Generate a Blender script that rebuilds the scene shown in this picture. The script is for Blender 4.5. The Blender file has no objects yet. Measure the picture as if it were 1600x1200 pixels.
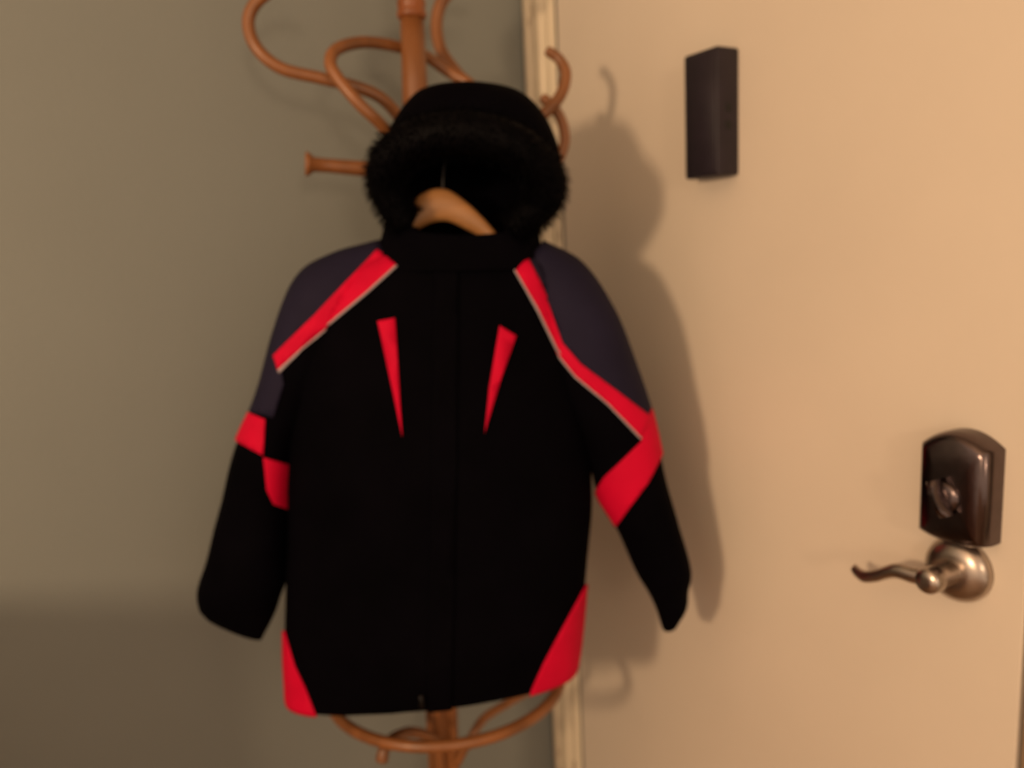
import bpy, bmesh, math, random
from mathutils import Vector, Matrix, noise
from mathutils.bvhtree import BVHTree
from mathutils.geometry import tessellate_polygon
random.seed(7)
scn = bpy.context.scene
COL = scn.collection

# ---------------------------------------------------------------- camera
FPX, PITCH, ROLL, YAW = 1250.0, math.radians(9.3), math.radians(2.74), math.radians(30)
CAM = Vector((-0.85, -1.342, 1.32))
UPW = Vector((0, 0, 1))
FH = Vector((math.sin(YAW), math.cos(YAW), 0)); R0 = Vector((math.cos(YAW), -math.sin(YAW), 0))
FW = FH * math.cos(PITCH) - UPW * math.sin(PITCH); U0 = UPW * math.cos(PITCH) + FH * math.sin(PITCH)
UP = U0 * math.cos(ROLL) + R0 * math.sin(ROLL); RT = R0 * math.cos(ROLL) - U0 * math.sin(ROLL)
cd = bpy.data.cameras.new('camera'); cam = bpy.data.objects.new('camera', cd); COL.objects.link(cam)
cd.sensor_fit = 'HORIZONTAL'; cd.sensor_width = 36.0; cd.lens = 36.0 * FPX / 1600.0
cd.clip_start = 0.02
cam.matrix_world = Matrix((( RT.x, UP.x, -FW.x, CAM.x), (RT.y, UP.y, -FW.y, CAM.y), (RT.z, UP.z, -FW.z, CAM.z), (0, 0, 0, 1)))
scn.camera = cam
cd.dof.use_dof = True; cd.dof.focus_distance = 0.60; cd.dof.aperture_fstop = 3.0

# ---------------------------------------------------------------- world, lights, exposure
w = bpy.data.worlds.new('room_ambience'); scn.world = w; w.use_nodes = True
bg = w.node_tree.nodes['Background']; bg.inputs[0].default_value = (1.0, 0.72, 0.50, 1); bg.inputs[1].default_value = 0.9
def lamp(name, loc, power, radius, col):
    l = bpy.data.lights.new(name, 'POINT'); l.energy = power; l.shadow_soft_size = radius; l.color = col
    o = bpy.data.objects.new(name, l); COL.objects.link(o); o.location = loc; return o
lamp('table_lamp_light', (-2.43, -1.53, 1.57), 95.0, 0.11, (1.0, 0.68, 0.40))
lamp('room_lamp_light', (-1.3, -3.4, 1.6), 40.0, 0.16, (1.0, 0.70, 0.44))
vs = scn.view_settings
vs.view_transform = 'Standard'; vs.look = 'None'; vs.gamma = 1.0; vs.use_curve_mapping = False; vs.exposure = 0.0

# ---------------------------------------------------------------- helpers
def ray(u, v): return FW + RT * ((u - 800) / FPX) - UP * ((v - 600) / FPX)
def at(u, v, depth):                       # picture direction at a real forward distance
    d = ray(u, v); return CAM + d * (depth / d.dot(FH))
def proj(p):
    d = Vector(p) - CAM; z = d.dot(FW); return (800 + FPX * d.dot(RT) / z, 600 - FPX * d.dot(UP) / z)

def mat(name, col, rough=0.6, metal=0.0, nscale=0, ncol=0.0, bump=0.0, bscale=200, sheen=0.0, spec=0.5, stretch=None):
    m = bpy.data.materials.new(name); m.use_nodes = True; nt = m.node_tree; b = nt.nodes['Principled BSDF']
    b.inputs['Roughness'].default_value = rough; b.inputs['Metallic'].default_value = metal
    b.inputs['Base Color'].default_value = (*col, 1); b.inputs['Specular IOR Level'].default_value = spec
    if sheen: b.inputs['Sheen Weight'].default_value = sheen
    tc = nt.nodes.new('ShaderNodeTexCoord'); src = tc.outputs['Object']
    if stretch:
        mp = nt.nodes.new('ShaderNodeMapping'); mp.inputs['Scale'].default_value = stretch
        nt.links.new(src, mp.inputs[0]); src = mp.outputs[0]
    if ncol:
        n = nt.nodes.new('ShaderNodeTexNoise'); n.inputs['Scale'].default_value = nscale; n.inputs['Detail'].default_value = 5
        nt.links.new(src, n.inputs['Vector'])
        r = nt.nodes.new('ShaderNodeValToRGB')
        r.color_ramp.elements[0].position = 0.3; r.color_ramp.elements[1].position = 0.7
        r.color_ramp.elements[0].color = (*[c * (1 - ncol) for c in col], 1)
        r.color_ramp.elements[1].color = (*[min(1, c * (1 + ncol)) for c in col], 1)
        nt.links.new(n.outputs['Fac'], r.inputs[0]); nt.links.new(r.outputs[0], b.inputs['Base Color'])
    if bump:
        n2 = nt.nodes.new('ShaderNodeTexNoise'); n2.inputs['Scale'].default_value = bscale; n2.inputs['Detail'].default_value = 4
        nt.links.new(src, n2.inputs['Vector'])
        bp = nt.nodes.new('ShaderNodeBump'); bp.inputs['Strength'].default_value = bump; bp.inputs['Distance'].default_value = 0.002
        nt.links.new(n2.outputs['Fac'], bp.inputs['Height']); nt.links.new(bp.outputs[0], b.inputs['Normal'])
    return m
M = dict(
    wall=mat('grey_green_paint', (0.215, 0.234, 0.226), 0.75, nscale=3, ncol=0.03, bump=0.25, bscale=120),
    door=mat('cream_door_paint', (0.74, 0.65, 0.55), 0.5, nscale=4, ncol=0.025, bump=0.12, bscale=90),
    trim=mat('cream_gloss_trim_paint', (0.78, 0.68, 0.52), 0.4, nscale=30, ncol=0.05, bump=0.3, bscale=60, stretch=(1, 1, 0.15)),
    jamb=mat('brown_door_jamb', (0.33, 0.22, 0.13), 0.6, nscale=20, ncol=0.15, stretch=(1, 1, 0.1)),
    floor=mat('brown_floor_boards', (0.22, 0.12, 0.06), 0.5, nscale=8, ncol=0.3, stretch=(0.3, 3, 1)),
    wood=mat('varnished_bentwood', (0.235, 0.09, 0.03), 0.34, nscale=28, ncol=0.28, bump=0.1, bscale=60, stretch=(1, 1, 0.25)),
    wood_dark=mat('varnished_bentwood_joint', (0.25, 0.075, 0.02), 0.35, nscale=28, ncol=0.25),
    hanger=mat('light_hanger_wood', (0.36, 0.165, 0.055), 0.4, nscale=40, ncol=0.15, stretch=(0.3, 0.3, 2)),
    black=mat('black_nylon', (0.0014, 0.0011, 0.0022), 0.8, nscale=12, ncol=0.3, bump=0.35, bscale=420, spec=0.025),
    fur=mat('black_fur', (0.0014, 0.0011, 0.0018), 0.6, nscale=60, ncol=0.4, spec=0.06),
    lining=mat('black_lining', (0.004, 0.0035, 0.005), 0.8, nscale=30, ncol=0.3, spec=0.1),
    navy=mat('slate_nylon', (0.014, 0.012, 0.030), 0.7, nscale=14, ncol=0.12, bump=0.35, bscale=420, spec=0.1),
    red=mat('red_nylon', (0.60, 0.003, 0.036), 0.65, nscale=20, ncol=0.08, bump=0.3, bscale=420, spec=0.08),
    white=mat('white_piping', (0.36, 0.31, 0.34), 0.5, nscale=60, ncol=0.05),
    plastic=mat('dark_brown_plastic', (0.020, 0.0145, 0.022), 0.5, nscale=40, ncol=0.15, bump=0.15, bscale=300, spec=0.3),
    hole=mat('black_recess', (0.004, 0.004, 0.004), 0.7, nscale=50, ncol=0.2),
    pewter=mat('dark_satin_metal', (0.13, 0.10, 0.10), 0.22, 1.0, nscale=70, ncol=0.1, bump=0.05, bscale=200),
    nickel=mat('satin_nickel', (0.46, 0.39, 0.34), 0.3, 1.0, nscale=70, ncol=0.06, bump=0.05, bscale=200),
    steel=mat('hanger_hook_steel', (0.03, 0.028, 0.028), 0.4, 1.0, nscale=70, ncol=0.06),
)

def chips(m):
    nt = m.node_tree; b = nt.nodes['Principled BSDF']; old = b.inputs['Base Color'].links[0].from_socket
    tc = nt.nodes.new('ShaderNodeTexCoord'); mp = nt.nodes.new('ShaderNodeMapping'); mp.inputs['Scale'].default_value = (90, 90, 14)
    n = nt.nodes.new('ShaderNodeTexNoise'); n.inputs['Scale'].default_value = 1.0; n.inputs['Detail'].default_value = 6
    r = nt.nodes.new('ShaderNodeValToRGB'); r.color_ramp.elements[0].position = .62; r.color_ramp.elements[1].position = .68
    mx = nt.nodes.new('ShaderNodeMixRGB'); mx.inputs[2].default_value = (.30, .20, .12, 1)
    nt.links.new(tc.outputs['Object'], mp.inputs[0]); nt.links.new(mp.outputs[0], n.inputs['Vector']); nt.links.new(n.outputs['Fac'], r.inputs[0])
    nt.links.new(r.outputs[0], mx.inputs[0]); nt.links.new(old, mx.inputs[1]); nt.links.new(mx.outputs[0], b.inputs['Base Color'])
chips(M['trim'])

def mesh_obj(name, verts, faces, m, parent=None, smooth=True):
    me = bpy.data.meshes.new(name); me.from_pydata([tuple(v) for v in verts], [], faces); me.update()
    bm = bmesh.new(); bm.from_mesh(me); bmesh.ops.recalc_face_normals(bm, faces=bm.faces); bm.to_mesh(me); bm.free()
    if smooth: me.polygons.foreach_set('use_smooth', [True] * len(me.polygons))
    me.materials.append(m)
    o = bpy.data.objects.new(name, me); COL.objects.link(o)
    if parent:
        o.parent = parent; o.matrix_parent_inverse = parent_world(parent).inverted()
    return o
def parent_world(p):
    mw = Matrix.Translation(p.location)
    while p.parent:
        mw = mw   # parts are built in world space with an identity basis
        return Matrix.Identity(4) if p.type == 'MESH' else mw
    return mw if p.type == 'EMPTY' else Matrix.Identity(4)
def empty(name, loc, label, cat):
    o = bpy.data.objects.new(name, None); COL.objects.link(o); o.location = loc; o.empty_display_size = 0.1
    o['label'] = label; o['category'] = cat; return o
def structure(o, label, cat):
    o['kind'] = 'structure'; o['label'] = label; o['category'] = cat; return o
def box(lo, hi, bev=0.0, seg=2):
    bm = bmesh.new(); bmesh.ops.create_cube(bm, size=1)
    for v in bm.verts: v.co = Vector([(lo[i] + hi[i]) / 2 + v.co[i] * (hi[i] - lo[i]) for i in range(3)])
    if bev: bmesh.ops.bevel(bm, geom=list(bm.edges), offset=bev, segments=seg, affect='EDGES', profile=0.5)
    vs_ = [v.co.copy() for v in bm.verts]; fs = [[v.index for v in f.verts] for f in bm.faces]; bm.free(); return vs_, fs
def join(*parts):
    V, F = [], []
    for v, f in parts:
        n = len(V); V += list(v); F += [[i + n for i in q] for q in f]
    return V, F
def cr(pts, n):                            # Catmull-Rom through tuples or vectors, n samples for each span
    P = [Vector(p) for p in pts]; P = [P[0] * 2 - P[1]] + P + [P[-1] * 2 - P[-2]]
    out = []
    for i in range(1, len(P) - 2):
        a, b, c, d = P[i - 1:i + 3]
        for k in range(n):
            t = k / n
            out.append(0.5 * ((2 * b) + (c - a) * t + (2 * a - 5 * b + 4 * c - d) * t * t + (3 * b - a - 3 * c + d) * t ** 3))
    out.append(P[-2].copy()); return out
def tube(path, rad, seg=12, cap=True):
    n = len(path); rs = rad if isinstance(rad, (list, tuple)) else [rad] * n
    V, F = [], []; nrm = None
    for i, p in enumerate(path):
        t = (path[min(i + 1, n - 1)] - path[max(i - 1, 0)]).normalized()
        if nrm is None: nrm = t.orthogonal().normalized()
        nrm = (nrm - t * nrm.dot(t)).normalized(); bn = t.cross(nrm)
        for k in range(seg):
            a = 2 * math.pi * k / seg; V.append(p + (nrm * math.cos(a) + bn * math.sin(a)) * rs[i])
    for i in range(n - 1):
        for k in range(seg):
            F.append([i * seg + k, i * seg + (k + 1) % seg, (i + 1) * seg + (k + 1) % seg, (i + 1) * seg + k])
    if cap: F.append(list(range(seg))); F.append([(n - 1) * seg + k for k in range(seg)])
    return V, F
def lathe(base, axis, prof, seg=32):       # prof = [(distance along axis, radius)]
    axis = Vector(axis).normalized(); path = [Vector(base) + axis * a for a, r in prof]
    nrm = axis.orthogonal().normalized(); bn = axis.cross(nrm); V, F = [], []
    for (a, r), p in zip(prof, path):
        for k in range(seg):
            an = 2 * math.pi * k / seg; V.append(p + (nrm * math.cos(an) + bn * math.sin(an)) * max(r, 1e-4))
    for i in range(len(prof) - 1):
        for k in range(seg):
            F.append([i * seg + k, i * seg + (k + 1) % seg, (i + 1) * seg + (k + 1) % seg, (i + 1) * seg + k])
    F.append(list(range(seg))); F.append([(len(prof) - 1) * seg + k for k in range(seg)])
    return V, F
def hard(o, ang=40):
    o.data.set_sharp_from_angle(angle=math.radians(ang)); return o

# ---------------------------------------------------------------- the room
wl = mesh_obj('wall_left', *box((-2.6, 0, 0), (0.12, 0.1, 2.5)), M['wall'], smooth=False)
structure(wl, 'grey-green painted wall beside the cream door', 'wall')
wr = mesh_obj('wall_right', *join(box((0.0, -0.082, 0), (0.12, 0.0, 2.5)), box((0.0, -2.6, 0), (0.12, -0.935, 2.5)),
              box((0.0, -0.935, 2.06), (0.12, -0.082, 2.5))), M['wall'], smooth=False)
structure(wr, 'painted wall that holds the cream door', 'wall')
fl = mesh_obj('floor', *box((-2.6, -2.8, -0.05), (0.12, 0.1, 0.0)), M['floor'], smooth=False)
structure(fl, 'brown floor under the coat stand', 'floor')
ce = mesh_obj('ceiling', *box((-2.6, -2.8, 2.5), (0.12, 0.1, 2.55)), M['door'], smooth=False)
structure(ce, 'plain cream painted ceiling above the door', 'ceiling')
# door leaf
DL, DR = -0.090, -0.923
dr = mesh_obj('door_1', *box((0.0, DR, 0.012), (0.044, DL, 2.045), 0.002, 1), M['door'])
hard(dr); structure(dr, 'flat cream painted door with a dark lock and lever handle', 'door')
# casing by the hinge side: stepped moulding built as one profile
def casing(name, y0, sgn, label, mtl):
    prof = [(0, 0), (0, .016), (.008, .02), (.016, .02), (.020, .014), (.034, .012), (.038, .016), (.052, .016), (.058, .010), (.074, .009), (.080, .006), (.082, 0)]
    V = []; n = len(prof)
    for z in (0.0, 2.12):
        for a, d in prof: V.append(Vector((-d, y0 + sgn * a, z)))
    F = [[i, i + 1, n + i + 1, n + i] for i in range(n - 1)] + [[n - 1, 0, n, 2 * n - 1], list(range(n)), list(range(n, 2 * n))]
    o = mesh_obj(name, V, F, mtl, smooth=False); structure(o, label, 'trim'); return o
casing('trim_1', -0.003, -1, 'cream moulded door casing in the corner', M['trim'])
casing('trim_2', -1.030, 1, 'door casing beside the lock edge of the door', M['trim'])
jb = mesh_obj('trim_3', *box((0.004, -0.946, 0), (0.1, -0.928, 2.06)), M['jamb'], smooth=False)
structure(jb, 'brown jamb beside the lock edge of the door', 'jamb')

# ---------------------------------------------------------------- coat stand
DP = 1.22
PX, PY = (at(668, 600, DP).x, at(668, 600, DP).y)
stand = empty('coat_stand', (PX, PY, 0), 'bentwood coat stand of glossy brown wood in the corner behind the jacket', 'coat stand')
def pz(v, u=668): return at(u, v, DP).z
ztop = pz(14, 645)
LEAN = R0 * .022                           # the old stand leans a little
def pc(z): return Vector((PX, PY, z)) + LEAN * (z - 1.127)
AX = UPW + LEAN
prof = [(0.30, .015), (0.55, .016), (0.80, .0165), (0.9, .0205), (1.2, .0215), (1.5, .0205), (ztop - .1, .0185), (ztop - .012, .0172)]
mesh_obj('post', *lathe(pc(0), AX, prof, 24), M['wood'], stand)
cl = mesh_obj('collar_ring', *lathe(pc(ztop - .014), AX, [(0, .0175), (.002, .021), (.008, .0215), (.014, .019), (.018, .0205), (.024, .0205), (.028, .018)], 24), M['wood_dark'], stand)
mesh_obj('finial', *lathe(pc(ztop + .014), AX, [(0, .018), (.05, .019), (.08, .015), (.095, .022), (.12, .03), (.145, .028), (.165, .012), (.168, .002)], 24), M['wood'], stand)
def rod(name, pts, r=.0086, mtl='wood', r_end=None, parent=None):
    path = cr([at(*p) for p in pts], 8); n = len(path)
    rs = [r + ((r_end or r) - r) * i / (n - 1) for i in range(n)]
    rs[0] *= .7; rs[-1] *= .6
    return mesh_obj(name, *tube(path, rs, 12), M[mtl], parent or stand)
rod('hook_arm', [(660, 268, 1.210), (632, 198, 1.200), (600, 157, 1.185), (560, 137, 1.175), (500, 122, 1.165), (440, 107, 1.155), (402, 76, 1.150), (388, 36, 1.150), (402, 2, 1.150), (442, -22, 1.150), (480, -18, 1.150)])
rod('hook_arm', [(655, 270, 1.200), (600, 200, 1.140), (562, 163, 1.125), (528, 122, 1.125), (516, 97, 1.130), (528, 76, 1.150), (570, 66, 1.190), (625, 74, 1.235), (665, 88, 1.265), (700, 112, 1.275), (738, 134, 1.270), (768, 170, 1.260)], .0084)
rod('hook_arm', [(672, 262, 1.230), (735, 205, 1.280), (748, 150, 1.310), (716, 117, 1.320), (690, 80, 1.330), (682, 38, 1.335), (692, 0, 1.335), (722, -26, 1.335), (760, -30, 1.335)], .0098)
rod('hook_arm', [(678, 275, DP), (790, 225, DP), (850, 178, 1.225), (876, 148, 1.230), (884, 115, 1.235), (873, 92, 1.240), (853, 78, 1.240)], .0098, r_end=.0075)
rod('hook_arm', [(678, 300, DP), (800, 292, 1.235), (862, 262, 1.240), (881, 228, 1.240), (880, 198, 1.240), (868, 172, 1.240), (846, 151, 1.240)], .0078)
def peg(p0, p1):
    a = at(*p0); b = at(*p1); ax = b - a; L = ax.length
    return mesh_obj('peg', *lathe(a, ax, [(0, .012), (L * .5, .0112), (L - .03, .0098), (L - .012, .0105), (L - .006, .0155), (L - .002, .0175), (L, .016)], 20), M['wood'], stand)
peg((668, 272, DP), (477, 256, 1.170))
peg((664, 214, DP), (702, 210, 1.04))
# bundle of bent rods around the lower post, running out into four feet
for k in range(4):
    a = math.radians(45 + 90 * k) ; dx, dy = math.cos(a), math.sin(a)
    pts = [(.015, .92), (.0185, .85), (.0185, .6), (.019, .40), (.032, .30), (.075, .19), (.16, .11), (.215, .05), (.225, .0)]
    path = cr([pc(z) + Vector((dx * q, dy * q, .009)) for q, z in pts], 6)
    path = [Vector((p.x, min(p.y, -.012), p.z)) for p in path]
    mesh_obj('leg', *tube(path, .0092, 10), M['wood'], stand)
# umbrella ring with its brackets
RR = .188
ZR = at(690, 1166, DP - RR).z
ring = [Vector((PX + RR * math.cos(t * math.pi / 36), PY + RR * math.sin(t * math.pi / 36), ZR)) for t in range(73)]
RV, RF = tube(ring, .0088, 12, cap=False)
mesh_obj('umbrella_ring', RV, RF, M['wood'], stand)
def bracket(dirv, rise):
    c = Vector((PX, PY, ZR)); d = dirv.normalized()
    pts = [c + d * .026 + UPW * (-.03), c + d * .035 + UPW * (.0), c + d * .065 + UPW * rise, c + d * .12 + UPW * (rise * 1.25), c + d * (RR - .004) + UPW * .012]
    return mesh_obj('bracket', *tube(cr(pts, 7), .0072, 10), M['wood'], stand)
bracket(-R0 * .8 + FH * .6, .03)
rod('bracket', [(712, 1196, 1.2), (732, 1160, 1.2), (756, 1123, 1.22), (796, 1097, 1.25), (830, 1074, 1.28), (842, 1036, 1.31)], .0072)
rod('bracket', [(690, 1168, 1.19), (674, 1152, 1.17), (642, 1144, 1.14), (616, 1153, 1.10), (601, 1170, 1.08), (596, 1192, 1.072)], .0075, r_end=.0095)

# ---------------------------------------------------------------- unseen chest added beside the camera to cast the left wall's low shadow
ch = empty('added_shadow_chest', (-1.19, -.50, 0), 'unseen brown wooden chest added to cast a shadow on the wall', 'shadow caster')
CK, CA, CB = Vector((-1.19, -.50, 0)), Vector((-.64, .768, 0)), Vector((-.768, -.64, 0))
def obox(a0, a1, b0, b1, z0, z1):
    V, F = box((a0, b0, z0), (a1, b1, z1), .003, 1)
    return [CK + CA * v.x + CB * v.y + UPW * v.z for v in V], F
hard(mesh_obj('body', *obox(0, .50, 0, .36, .06, 1.0), M['wood_dark'], ch)); hard(mesh_obj('top', *obox(-.0, .51, -.0, .37, 1.0, 1.026), M['wood_dark'], ch))
hard(mesh_obj('base', *obox(.01, .49, .01, .35, 0, .06), M['wood_dark'], ch))
for k in range(4):
    z0 = .09 + k * .225
    d_ = mesh_obj('drawer', *obox(.02, .48, -.012, .0, z0, z0 + .21), M['wood_dark'], ch); hard(d_)
    mesh_obj('knob', *lathe(CK + CA * .25 - CB * .012 + UPW * (z0 + .105), -CB, [(0, .006), (.012, .006), (.016, .014), (.024, .012), (.026, .003)], 16), M['steel'], d_)

# ---------------------------------------------------------------- hanger
DJ = 1.09
hg = empty('coat_hanger', at(693, 320, DJ), 'light brown wooden coat hanger inside the jacket collar', 'hanger')
cl_ = [(530, 462, 10), (580, 428, 13), (626, 366, 20), (656, 331, 24), (692, 320, 24), (724, 334, 22), (765, 366, 15), (810, 420, 12), (860, 462, 10)]
path = cr([(a, b, c) for a, b, c in cl_], 6); V, F = [], []
for i, q in enumerate(path):
    c = at(q.x, q.y, DJ - .012 - .03 * (abs(q.x - 692) / 200) ** 2); hh = q.z * DJ / FPX
    for sz, sy in ((1, -.35), (.75, -1), (-.75, -1), (-1, -.35), (-1, .35), (-.75, 1), (.75, 1), (1, .35)):
        V.append(c + UPW * hh * sz + FH * .007 * sy)
n = len(path)
for i in range(n - 1):
    for k in range(8): F.append([i * 8 + k, i * 8 + (k + 1) % 8, (i + 1) * 8 + (k + 1) % 8, (i + 1) * 8 + k])
F += [list(range(8)), [(n - 1) * 8 + k for k in range(8)]]
mesh_obj('crossbar', V, F, M['hanger'], hg)
hk = cr([at(692, 305, DJ - .01), at(693, 270, DJ - .01), at(698, 240, DJ - .01), at(712, 214, DJ), at(711, 198, DJ), at(700, 191, DJ), at(688, 197, DJ), at(685, 206, DJ)], 6)
mesh_obj('hook', *tube(hk, .0019, 8), M['steel'], hg)

# ---------------------------------------------------------------- jacket
jk = empty('winter_jacket', at(690, 1106, DJ), 'black hooded winter jacket with red stripes hanging on the coat stand', 'jacket')
def loft(pairs, seg, nspan, fold, seed, expo=2.0, cap0=True, cap1=True):
    """pairs: (left u, v), (right u, v), forward distance, front half depth, back half depth"""
    rows = [Vector((p[0][0], p[0][1], p[1][0])) for p in pairs]; rows2 = [Vector((p[1][1], p[2], p[3])) for p in pairs]; rows3 = [Vector((p[4], 0, 0)) for p in pairs]
    A, B, Cc = cr(rows, nspan), cr(rows2, nspan), cr(rows3, nspan)
    V, F = [], []; n = len(A)
    for i in range(n):
        l = at(A[i].x, A[i].y, B[i].y); r = at(A[i].z, B[i].x, B[i].y)
        c = (l + r) / 2; h = (r - l) / 2
        for k in range(seg):
            a = 2 * math.pi * k / seg; ca, sa = math.cos(a), math.sin(a)
            x = math.copysign(abs(ca) ** (2 / expo), ca); y = math.copysign(abs(sa) ** (2 / expo), sa)
            p = c + h * x + FH * (y * (Cc[i].x if sa > 0 else B[i].z))
            nv = noise.noise(Vector((p.x * 9, p.y * 9, p.z * 6 + seed))) + .5 * noise.noise(Vector((p.x * 22 + seed, p.y * 22, p.z * 15)))
            V.append(p + (p - c).normalized() * fold * nv * (.35 + .65 * abs(sa)))
    for i in range(n - 1):
        for k in range(seg):
            F.append([i * seg + k, i * seg + (k + 1) % seg, (i + 1) * seg + (k + 1) % seg, (i + 1) * seg + k])
    return V, F, n
def close_end(V, F, seg, i, depth_vec, shrink=.93):      # fold the edge inward and close it deeper inside
    ring = V[i * seg:(i + 1) * seg]; c = sum(ring, Vector()) / seg; s = len(V)
    for p in ring: V.append(c + (p - c) * shrink)
    for p in ring: V.append(c + (p - c) * shrink * .9 + depth_vec)
    for k in range(seg):
        k2 = (k + 1) % seg
        F.append([i * seg + k, i * seg + k2, s + k2, s + k]); F.append([s + k, s + k2, s + seg + k2, s + seg + k])
    F.append([s + seg + k for k in range(seg)])
SEG = 64
torso = loft([((640, 384), (800, 384), DJ, .035, .035), ((602, 398), (836, 398), DJ, .055, .055), ((548, 425), (872, 428), DJ, .068, .06), ((490, 480), (894, 500), DJ, .078, .066),
              ((458, 570), (908, 590), DJ, .086, .070), ((450, 680), (921, 695), DJ, .090, .072), ((452, 800), (925, 790), DJ, .088, .074), ((449, 900), (916, 895), DJ, .088, .076),
              ((447, 995), (908, 975), DJ, .088, .078), ((449, 1055), (903, 1018), DJ, .086, .078), ((450, 1085), (900, 1038), DJ, .084, .077)], SEG, 7, .006, 3.1, 2.3)
TV, TF, tn = torso
TF.append(list(range(SEG))); close_end(TV, TF, SEG, tn - 1, UPW * .03)
sr = loft([((800, 440), (850, 378), DJ, .035, .035), ((836, 540), (908, 410), DJ, .052, .05), ((874, 630), (955, 480), DJ, .06, .055), ((903, 690), (990, 565), DJ, .06, .055),
           ((922, 735), (1014, 632), DJ, .058, .055), ((930, 765), (1028, 690), DJ, .056, .052), ((945, 795), (1040, 750), DJ, .054, .05), ((968, 836), (1056, 812), DJ, .052, .048),
           ((992, 890), (1077, 884), DJ, .046, .044), ((1010, 920), (1073, 918), DJ, .038, .038), ((1024, 948), (1070, 944), DJ, .030, .03), ((1035, 981), (1056, 972), DJ, .018, .018)], 48, 7, .0055, 9.4, 2.2)
RVs, RFs, rn = sr; RFs.append(list(range(48))); close_end(RVs, RFs, 48, rn - 1, UPW * .03)
sl = loft([((592, 376), (628, 432), DJ, .035, .035), ((524, 397), (585, 520), DJ, .052, .05), ((468, 434), (525, 600), DJ, .06, .055), ((433, 520), (482, 668), DJ, .06, .055),
           ((404, 622), (462, 718), DJ, .058, .055), ((374, 690), (455, 785), DJ, .056, .052), ((347, 785), (450, 850), DJ, .056, .05), ((326, 870), (446, 905), DJ, .056, .05),
           ((312, 915), (437, 935), DJ, .046, .044), ((313, 946), (428, 962), DJ, .032, .036), ((321, 963), (409, 999), DJ, .014, .02)], 48, 7, .0055, 5.7, 2.2)
LVs, LFs, ln = sl; LFs.append(list(range(48))); close_end(LVs, LFs, 48, ln - 1, UPW * .03)
o_t = mesh_obj('torso', TV, TF, M['black'], jk)
o_r = mesh_obj('sleeve', RVs, RFs, M['black'], jk); o_l = mesh_obj('sleeve', LVs, LFs, M['black'], jk)

# sewn-on panels: the garment surface is cut exactly along each outline and raised by the cloth thickness
SRC = {}
for key, o in (('t', o_t), ('r', o_r), ('l', o_l)):
    me = o.data; me.calc_loop_triangles(); vs_ = [v.co.copy() for v in me.vertices]; ns = [v.normal.copy() for v in me.vertices]
    SRC[key] = (vs_, ns, [tuple(t.vertices) for t in me.loop_triangles], [proj(v) for v in vs_])
BV = {k: BVHTree.FromPolygons(s[0], s[2]) for k, s in SRC.items()}
def clip(poly, tri):                       # Sutherland-Hodgman on (u, v, position, normal)
    area = sum(tri[i][0] * tri[(i + 1) % 3][1] - tri[(i + 1) % 3][0] * tri[i][1] for i in range(3))
    if area < 0: tri = tri[::-1]
    for i in range(3):
        ax, ay = tri[i]; bx, by = tri[(i + 1) % 3]; out = []
        sd = [(bx - ax) * (q[1] - ay) - (by - ay) * (q[0] - ax) for q in poly]
        for j in range(len(poly)):
            p, q = poly[j], poly[(j + 1) % len(poly)]; s, t = sd[j], sd[(j + 1) % len(poly)]
            if s >= 0: out.append(p)
            if (s >= 0) != (t >= 0):
                k = s / (s - t); out.append((p[0] + (q[0] - p[0]) * k, p[1] + (q[1] - p[1]) * k, p[2].lerp(q[2], k), p[3].lerp(q[3], k)))
        poly = out
        if len(poly) < 3: return []
    return poly
def panel(name, outline, m, srcs, parent, lift=.0022, wrap=False, label=None):
    ol = [Vector((a, b, 0)) for a, b in outline]
    tris = [[(ol[i].x, ol[i].y) for i in t] for t in tessellate_polygon([ol])]
    x0, x1 = min(p.x for p in ol), max(p.x for p in ol); y0, y1 = min(p.y for p in ol), max(p.y for p in ol)
    V, F = [], []
    for key in srcs:
        vs_, ns, T, uv = SRC[key]
        for t in T:
            us = [uv[i][0] for i in t]; ws = [uv[i][1] for i in t]
            if max(us) < x0 or min(us) > x1 or max(ws) < y0 or min(ws) > y1: continue
            c = (vs_[t[0]] + vs_[t[1]] + vs_[t[2]]) / 3; nn = ns[t[0]] + ns[t[1]] + ns[t[2]]
            front = nn.dot(CAM - c) > 0
            if not front and not wrap: continue
            if front:
                d = (CAM - c).normalized(); bad = False
                for k2, bv in BV.items():
                    if k2 != key and bv.ray_cast(c + d * .001, d, .5)[0] is not None: bad = True
                if bad: continue
            for tr in tris:
                pl = clip([(uv[i][0], uv[i][1], vs_[i], ns[i]) for i in t], tr)
                if len(pl) >= 3:
                    s = len(V); V += [p[2] + p[3].normalized() * lift for p in pl]; F.append(list(range(s, s + len(pl))))
    me = bpy.data.meshes.new(name); me.from_pydata([tuple(v) for v in V], [], F)
    bm = bmesh.new(); bm.from_mesh(me); bmesh.ops.remove_doubles(bm, verts=bm.verts, dist=.0004)
    bmesh.ops.recalc_face_normals(bm, faces=bm.faces)
    bm.to_mesh(me); bm.free(); me.materials.append(m); me.polygons.foreach_set('use_smooth', [True] * len(me.polygons))
    o = bpy.data.objects.new(name, me); COL.objects.link(o); o.parent = parent
    o.matrix_parent_inverse = parent_world(parent).inverted()
    sm = o.modifiers.new('cloth_thickness', 'SOLIDIFY'); sm.thickness = .0022; sm.offset = 0
    if label: o['label'] = label
    return o
def strip(top, bottom): return top + bottom[::-1]
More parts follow.
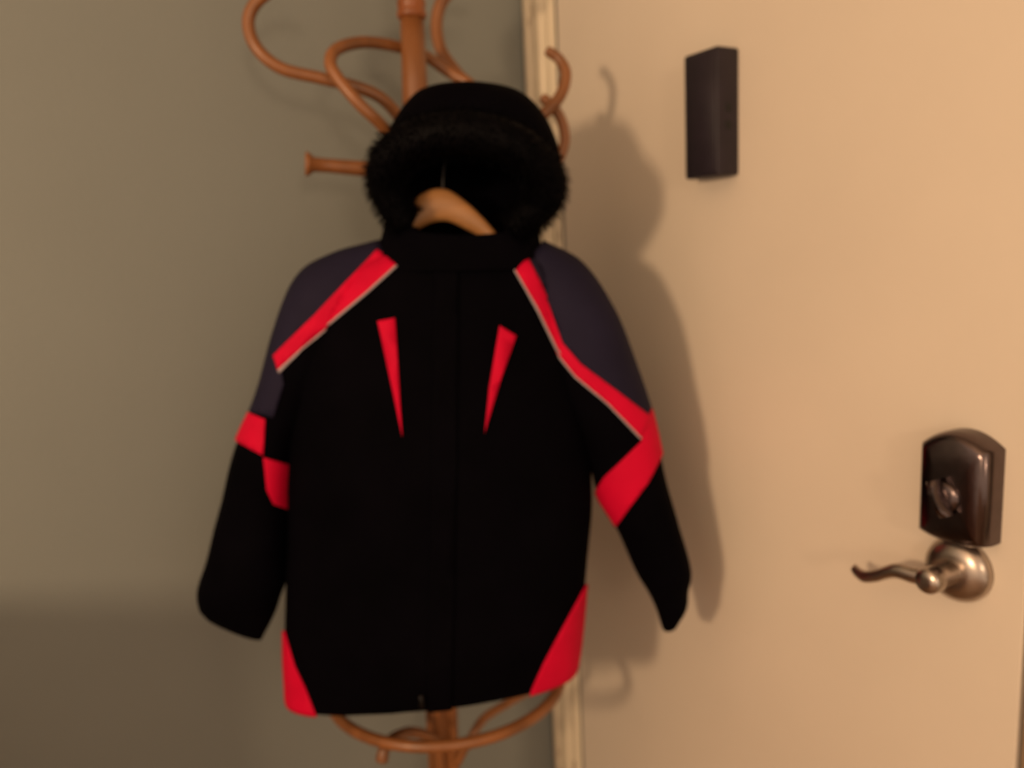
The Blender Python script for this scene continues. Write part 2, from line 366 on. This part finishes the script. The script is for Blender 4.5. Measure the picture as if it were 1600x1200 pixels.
# slate shoulder panels
panel('shoulder_panel', [(606, 372), (600, 398), (520, 470), (437, 552), (444, 600), (428, 652), (384, 642), (340, 600), (380, 380), (560, 340)], M['navy'], 'tl', o_l, .0018, True, 'dark slate shoulder panel')
panel('shoulder_panel', [(826, 372), (826, 408), (860, 478), (882, 540), (912, 572), (1012, 652), (1018, 642), (1060, 560), (1000, 380), (880, 340)], M['navy'], 'tr', o_r, .0018, True, 'dark slate shoulder panel')
# raglan stripes with white piping
su = [(590, 392), (545, 436), (490, 493), (450, 534), (430, 556)]; sd_ = [(621, 416), (575, 457), (520, 503), (472, 543), (436, 578)]
s1 = panel('stripe', strip(su, sd_), M['red'], 'tl', o_t, .003, True, 'red raglan stripe')
pu = sd_; pd_ = [(622.5, 418), (576.5, 459), (521.5, 505), (473.5, 545), (438, 583)]
panel('piping', strip(pu, pd_), M['white'], 'tl', s1, .0036, False, 'thin white piping')
ru = [(824, 406), (842, 440), (860, 480), (880, 535), (908, 568), (960, 608), (1014, 652)]; rd_ = [(801, 418), (820, 450), (839, 484), (868, 545), (901, 587), (950, 630), (1000, 684)]
s2 = panel('stripe', strip(ru, rd_), M['red'], 'tr', o_t, .003, False, 'red raglan stripe')
rp = [(798.8, 418.6), (817.8, 451), (836.8, 486), (866, 546.3), (899.6, 589), (948.6, 632), (998.6, 686)]
panel('piping', strip(rd_, rp), M['white'], 'tr', s2, .0036, False, 'thin white piping')
# sleeve patches
panel('elbow_patch', [(1014, 640), (1034, 640), (1034, 706), (1012, 752), (964, 822), (931, 770), (946, 744), (1000, 690)], M['red'], 'r', o_r, .0026, True, 'red elbow patch')
panel('elbow_patch', [(350, 636), (386, 643), (416, 655), (412, 711), (371, 689), (340, 680)], M['red'], 'l', o_l, .0026, True, 'red elbow patch')
panel('elbow_patch', [(412, 714), (452, 726), (448, 796), (426, 787), (416, 765)], M['red'], 'tl', o_l, .0026, False, 'red elbow patch')
# chest pocket slashes and hem corners
panel('pocket_trim', [(591, 502), (618, 497), (622, 560), (629, 682), (612, 600)], M['red'], 't', o_t, .0028, False, 'red tapered chest pocket trim')
panel('pocket_trim', [(780, 509), (806, 525), (783, 590), (757, 676), (764, 605)], M['red'], 't', o_t, .0028, False, 'red tapered chest pocket trim')
panel('hem_panel', [(430, 985), (447, 985), (463, 1040), (480, 1076), (499, 1125), (430, 1125)], M['red'], 't', o_t, .0028, True, 'red hem corner')
panel('hem_panel', [(914, 912), (930, 912), (930, 1100), (822, 1100), (830, 1075), (848, 1035), (880, 975)], M['red'], 't', o_t, .0028, True, 'red hem corner')
panel('front_placket', [(678, 405), (716, 405), (714, 700), (706, 1125), (668, 1125), (674, 700)], M['black'], 't', o_t, .0022)
zp = at(658, 1093, DJ - .094)
mesh_obj('zipper_pull', *box((zp.x - .003, zp.y - .002, zp.z - .012), (zp.x + .003, zp.y + .002, zp.z + .006), .0008, 1), M['steel'], jk)

# standing collar: open ring, lower in front
V, F, n = loft([((608, 338), (834, 340), DJ, .062, .06), ((602, 362), (838, 364), DJ, .066, .06), ((594, 395), (842, 392), DJ, .07, .06), ((582, 424), (850, 420), DJ, .074, .058)], 48, 5, .003, 1.2, 2.1)
for i in range(n):
    for k in range(48):
        s = -math.sin(2 * math.pi * k / 48)
        if s > 0: V[i * 48 + k] = V[i * 48 + k] - UPW * .026 * s * (1 - i / (n - 1))
co = mesh_obj('collar', V, F, M['black'], jk); so = co.modifiers.new('cloth_thickness', 'SOLIDIFY'); so.thickness = .008; so.offset = 0

# hood shell with an open face
V, F, n = loft([((728, 133), (762, 134), DJ + .02, .02, .02), ((664, 143), (812, 147), DJ + .02, .065, .05), ((636, 163), (842, 172), DJ + .02, .09, .065), ((612, 200), (864, 210), DJ + .02, .098, .072),
                ((600, 240), (874, 250), DJ + .02, .095, .075), ((598, 282), (866, 288), DJ + .015, .085, .07), ((604, 325), (850, 328), DJ + .01, .07, .065), ((604, 372), (838, 372), DJ, .064, .06)], 64, 6, .006, 7.7, 2.1)
F.append(list(range(64)))
opening = [(658, 420), (640, 330), (632, 290), (640, 245), (680, 222), (735, 220), (800, 245), (822, 290), (800, 340), (780, 420)]
def inside(p, poly):
    r = False
    for i in range(len(poly)):
        (ax, ay), (bx, by) = poly[i], poly[i - 1]
        if (ay > p[1]) != (by > p[1]) and p[0] < (bx - ax) * (p[1] - ay) / (by - ay) + ax: r = not r
    return r
F2 = []
for f in F:
    c = sum((V[i] for i in f), Vector()) / len(f)
    if (c - at(738, 250, DJ)).dot(FH) < -.005 and inside(proj(c), opening): continue
    F2.append(f)
hd = mesh_obj('hood', V, F2, M['black'], jk); so = hd.modifiers.new('cloth_thickness', 'SOLIDIFY'); so.thickness = .006; so.offset = -1
hd['label'] = 'black hood standing above the collar'
# fur roll around the opening: core and thousands of hairs
fp = [(640, 352, 1.055), (615, 318, 1.05), (602, 275, 1.042), (622, 236, 1.027), (672, 212, 1.014), (738, 208, 1.008), (805, 228, 1.014), (848, 268, 1.031), (852, 308, 1.05), (822, 338, 1.053), (795, 362, 1.055)]
path = cr([at(*p) for p in fp], 10); rr = [.021 + .005 * math.sin(math.pi * i / (len(path) - 1)) for i in range(len(path))]
rr[0] = rr[-1] = .008; rr[1] = rr[-2] = .015
fm = join(tube(path, rr, 14)); V, F = fm
for _ in range(9000):
    i = random.randrange(2, len(path) - 2); t = (path[i + 1] - path[i - 1]).normalized()
    a = random.uniform(0, 2 * math.pi); q = t.orthogonal().normalized(); bn = t.cross(q)
    d = q * math.cos(a) + bn * math.sin(a); p = path[i].lerp(path[i + 1], random.random()) + d * rr[i] * .92
    Lh = random.uniform(.007, .016); side = d.cross(t + Vector((random.uniform(-.6, .6),) * 3)).normalized() * .0007
    tip = p + (d * .75 - UPW * .55 - FH * .1 + Vector([random.uniform(-.35, .35) for _ in range(3)])).normalized() * Lh
    mid = p.lerp(tip, .5) + d * Lh * .12
    s = len(V); V += [p - side, p + side, mid + side * .8, mid - side * .8, tip]; F += [[s, s + 1, s + 2, s + 3], [s + 3, s + 2, s + 4]]
me = bpy.data.meshes.new('fur_trim'); me.from_pydata([tuple(v) for v in V], [], F); me.materials.append(M['fur']); me.polygons.foreach_set('use_smooth', [True] * len(F))
fo = bpy.data.objects.new('fur_trim', me); COL.objects.link(fo); fo.parent = hd; fo['label'] = 'shaggy black fur around the hood opening'
fo.matrix_parent_inverse = parent_world(hd).inverted()

# ---------------------------------------------------------------- small box on the door
cb = empty('door_chime_box', (0, -.492, 1.40), 'small dark brown rectangular box mounted on the upper door', 'box')
b0 = mesh_obj('case', *box((-.040, -.524, 1.411), (0, -.459, 1.578), .0035, 2), M['plastic'], cb); hard(b0, 50)
f0 = mesh_obj('front_cover', *box((-.0425, -.520, 1.416), (-.038, -.463, 1.573), .0015, 1), M['plastic'], cb); hard(f0, 50)
for z in (1.500, 1.477):
    mesh_obj('screw_recess', *lathe((-.020, -.5232, z), (0, -1, 0), [(0, .0062), (.0014, .0062), (.0016, .0052)], 16), M['hole'], cb)

# ---------------------------------------------------------------- lock above the lever
LY, LZ = -.856, 1.032
lk = empty('deadbolt_lock', (0, LY, LZ - .06), 'dark metal deadbolt lock housing with arched top above the lever handle', 'lock')
def plate(y0, y1, z0, z1, x0, x1, arch, corner, crown, nu=16):
    """rounded housing: outline in Y/Z with an arched top, crowned front"""
    ol = []
    yc = (y0 + y1) / 2; hw = (y1 - y0) / 2
    N = 14
    for i in range(N + 1):
        s = -1 + 2 * i / N; ol.append((yc + hw * s, z1 + arch * (1 - s * s)))
    for i in range(N + 1):
        s = 1 - 2 * i / N; ol.append((yc + hw * s, z0 - crown * (1 - abs(s) ** 3)))
    V, F = [], []; n = len(ol); zc = (z0 + z1) / 2
    lv = [(x0, 1.0), (x0 + (x1 - x0) * .55, 1.0), (x0 + (x1 - x0) * .8, .965), (x0 + (x1 - x0) * .94, .90), (x1, .78), (x1 * 1.04, .45), (x1 * 1.05, .12)]
    for x, s in lv:
        for a, b in ol:
            V.append(Vector((x, yc + (a - yc) * (1 - (1 - s) * 1.0), zc + (b - zc) * (1 - (1 - s) * hw / ((z1 - z0) / 2) * (1.0 if s > .7 else 1.3)))))
    for i in range(len(lv) - 1):
        for k in range(n): F.append([i * n + k, i * n + (k + 1) % n, (i + 1) * n + (k + 1) % n, (i + 1) * n + k])
    F += [list(range(n)), [(len(lv) - 1) * n + k for k in range(n)]]
    return V, F
h0 = mesh_obj('housing', *plate(LY - .040, LY + .036, .990, 1.093, 0, -.034, .016, .01, .006), M['pewter'], lk); hard(h0, 60)
tt = mesh_obj('thumb_turn', *lathe((-.034, LY + .002, 1.038), (-1, 0, 0), [(0, .0165), (.004, .0165), (.006, .014), (.007, .006)], 28), M['pewter'], lk)
a_ = math.radians(25); dv = Vector((0, math.sin(a_), math.cos(a_)))
V, F = [], []
for i in range(13):
    s = -1 + i / 6; hw = .0045 + .0018 * abs(s) ** 2; c = Vector((-.041, LY + .002, 1.038)) + dv * s * .020; pp = Vector((0, math.cos(a_), -math.sin(a_)))
    dp = .016 - .006 * abs(s) ** 3
    for sx, sy in ((0, 1), (.7, 1), (1, .5), (1, -.5), (.7, -1), (0, -1)): V.append(c + pp * hw * sy + Vector((-1, 0, 0)) * dp * sx)
for i in range(12):
    for k in range(6): F.append([i * 6 + k, i * 6 + (k + 1) % 6, (i + 1) * 6 + (k + 1) % 6, (i + 1) * 6 + k])
F += [list(range(6)), [72 + k for k in range(6)]]
hard(mesh_obj('turn_grip', V, F, M['pewter'], tt), 50)

# ---------------------------------------------------------------- lever handle
HY, HZ = -.854, .948
lv = empty('lever_handle', (0, HY, HZ), 'satin nickel lever handle with round rose on the door', 'handle')
mesh_obj('rose', *lathe((0, HY, HZ), (-1, 0, 0), [(0, .037), (.006, .037), (.011, .035), (.016, .029), (.019, .022), (.020, .0165)], 40), M['nickel'], lv)
mesh_obj('neck', *lathe((-.011, HY, HZ), (-1, 0, 0), [(0, .0165), (.004, .0135), (.03, .0125), (.036, .0145), (.05, .0145), (.054, .012), (.055, .004)], 28), M['nickel'], lv)
pts = [(-.050, HY, HZ), (-.054, HY + .02, HZ - .002), (-.056, HY + .042, HZ - .003), (-.056, HY + .064, HZ - .016), (-.054, HY + .083, HZ - .024), (-.050, HY + .100, HZ - .021)]
path = cr(pts, 7); V, F = [], []; n = len(path)
for i, p in enumerate(path):
    s = i / (n - 1); hz = .010 - .003 * s - (.004 if i == n - 1 else 0); hx = .0075 - .003 * s
    for k in range(12):
        a = 2 * math.pi * k / 12; V.append(p + Vector((hx * math.cos(a), 0, hz * math.sin(a))))
for i in range(n - 1):
    for k in range(12): F.append([i * 12 + k, i * 12 + (k + 1) % 12, (i + 1) * 12 + (k + 1) % 12, (i + 1) * 12 + k])
F += [list(range(12)), [(n - 1) * 12 + k for k in range(12)]]
mesh_obj('lever', V, F, M['nickel'], lv)
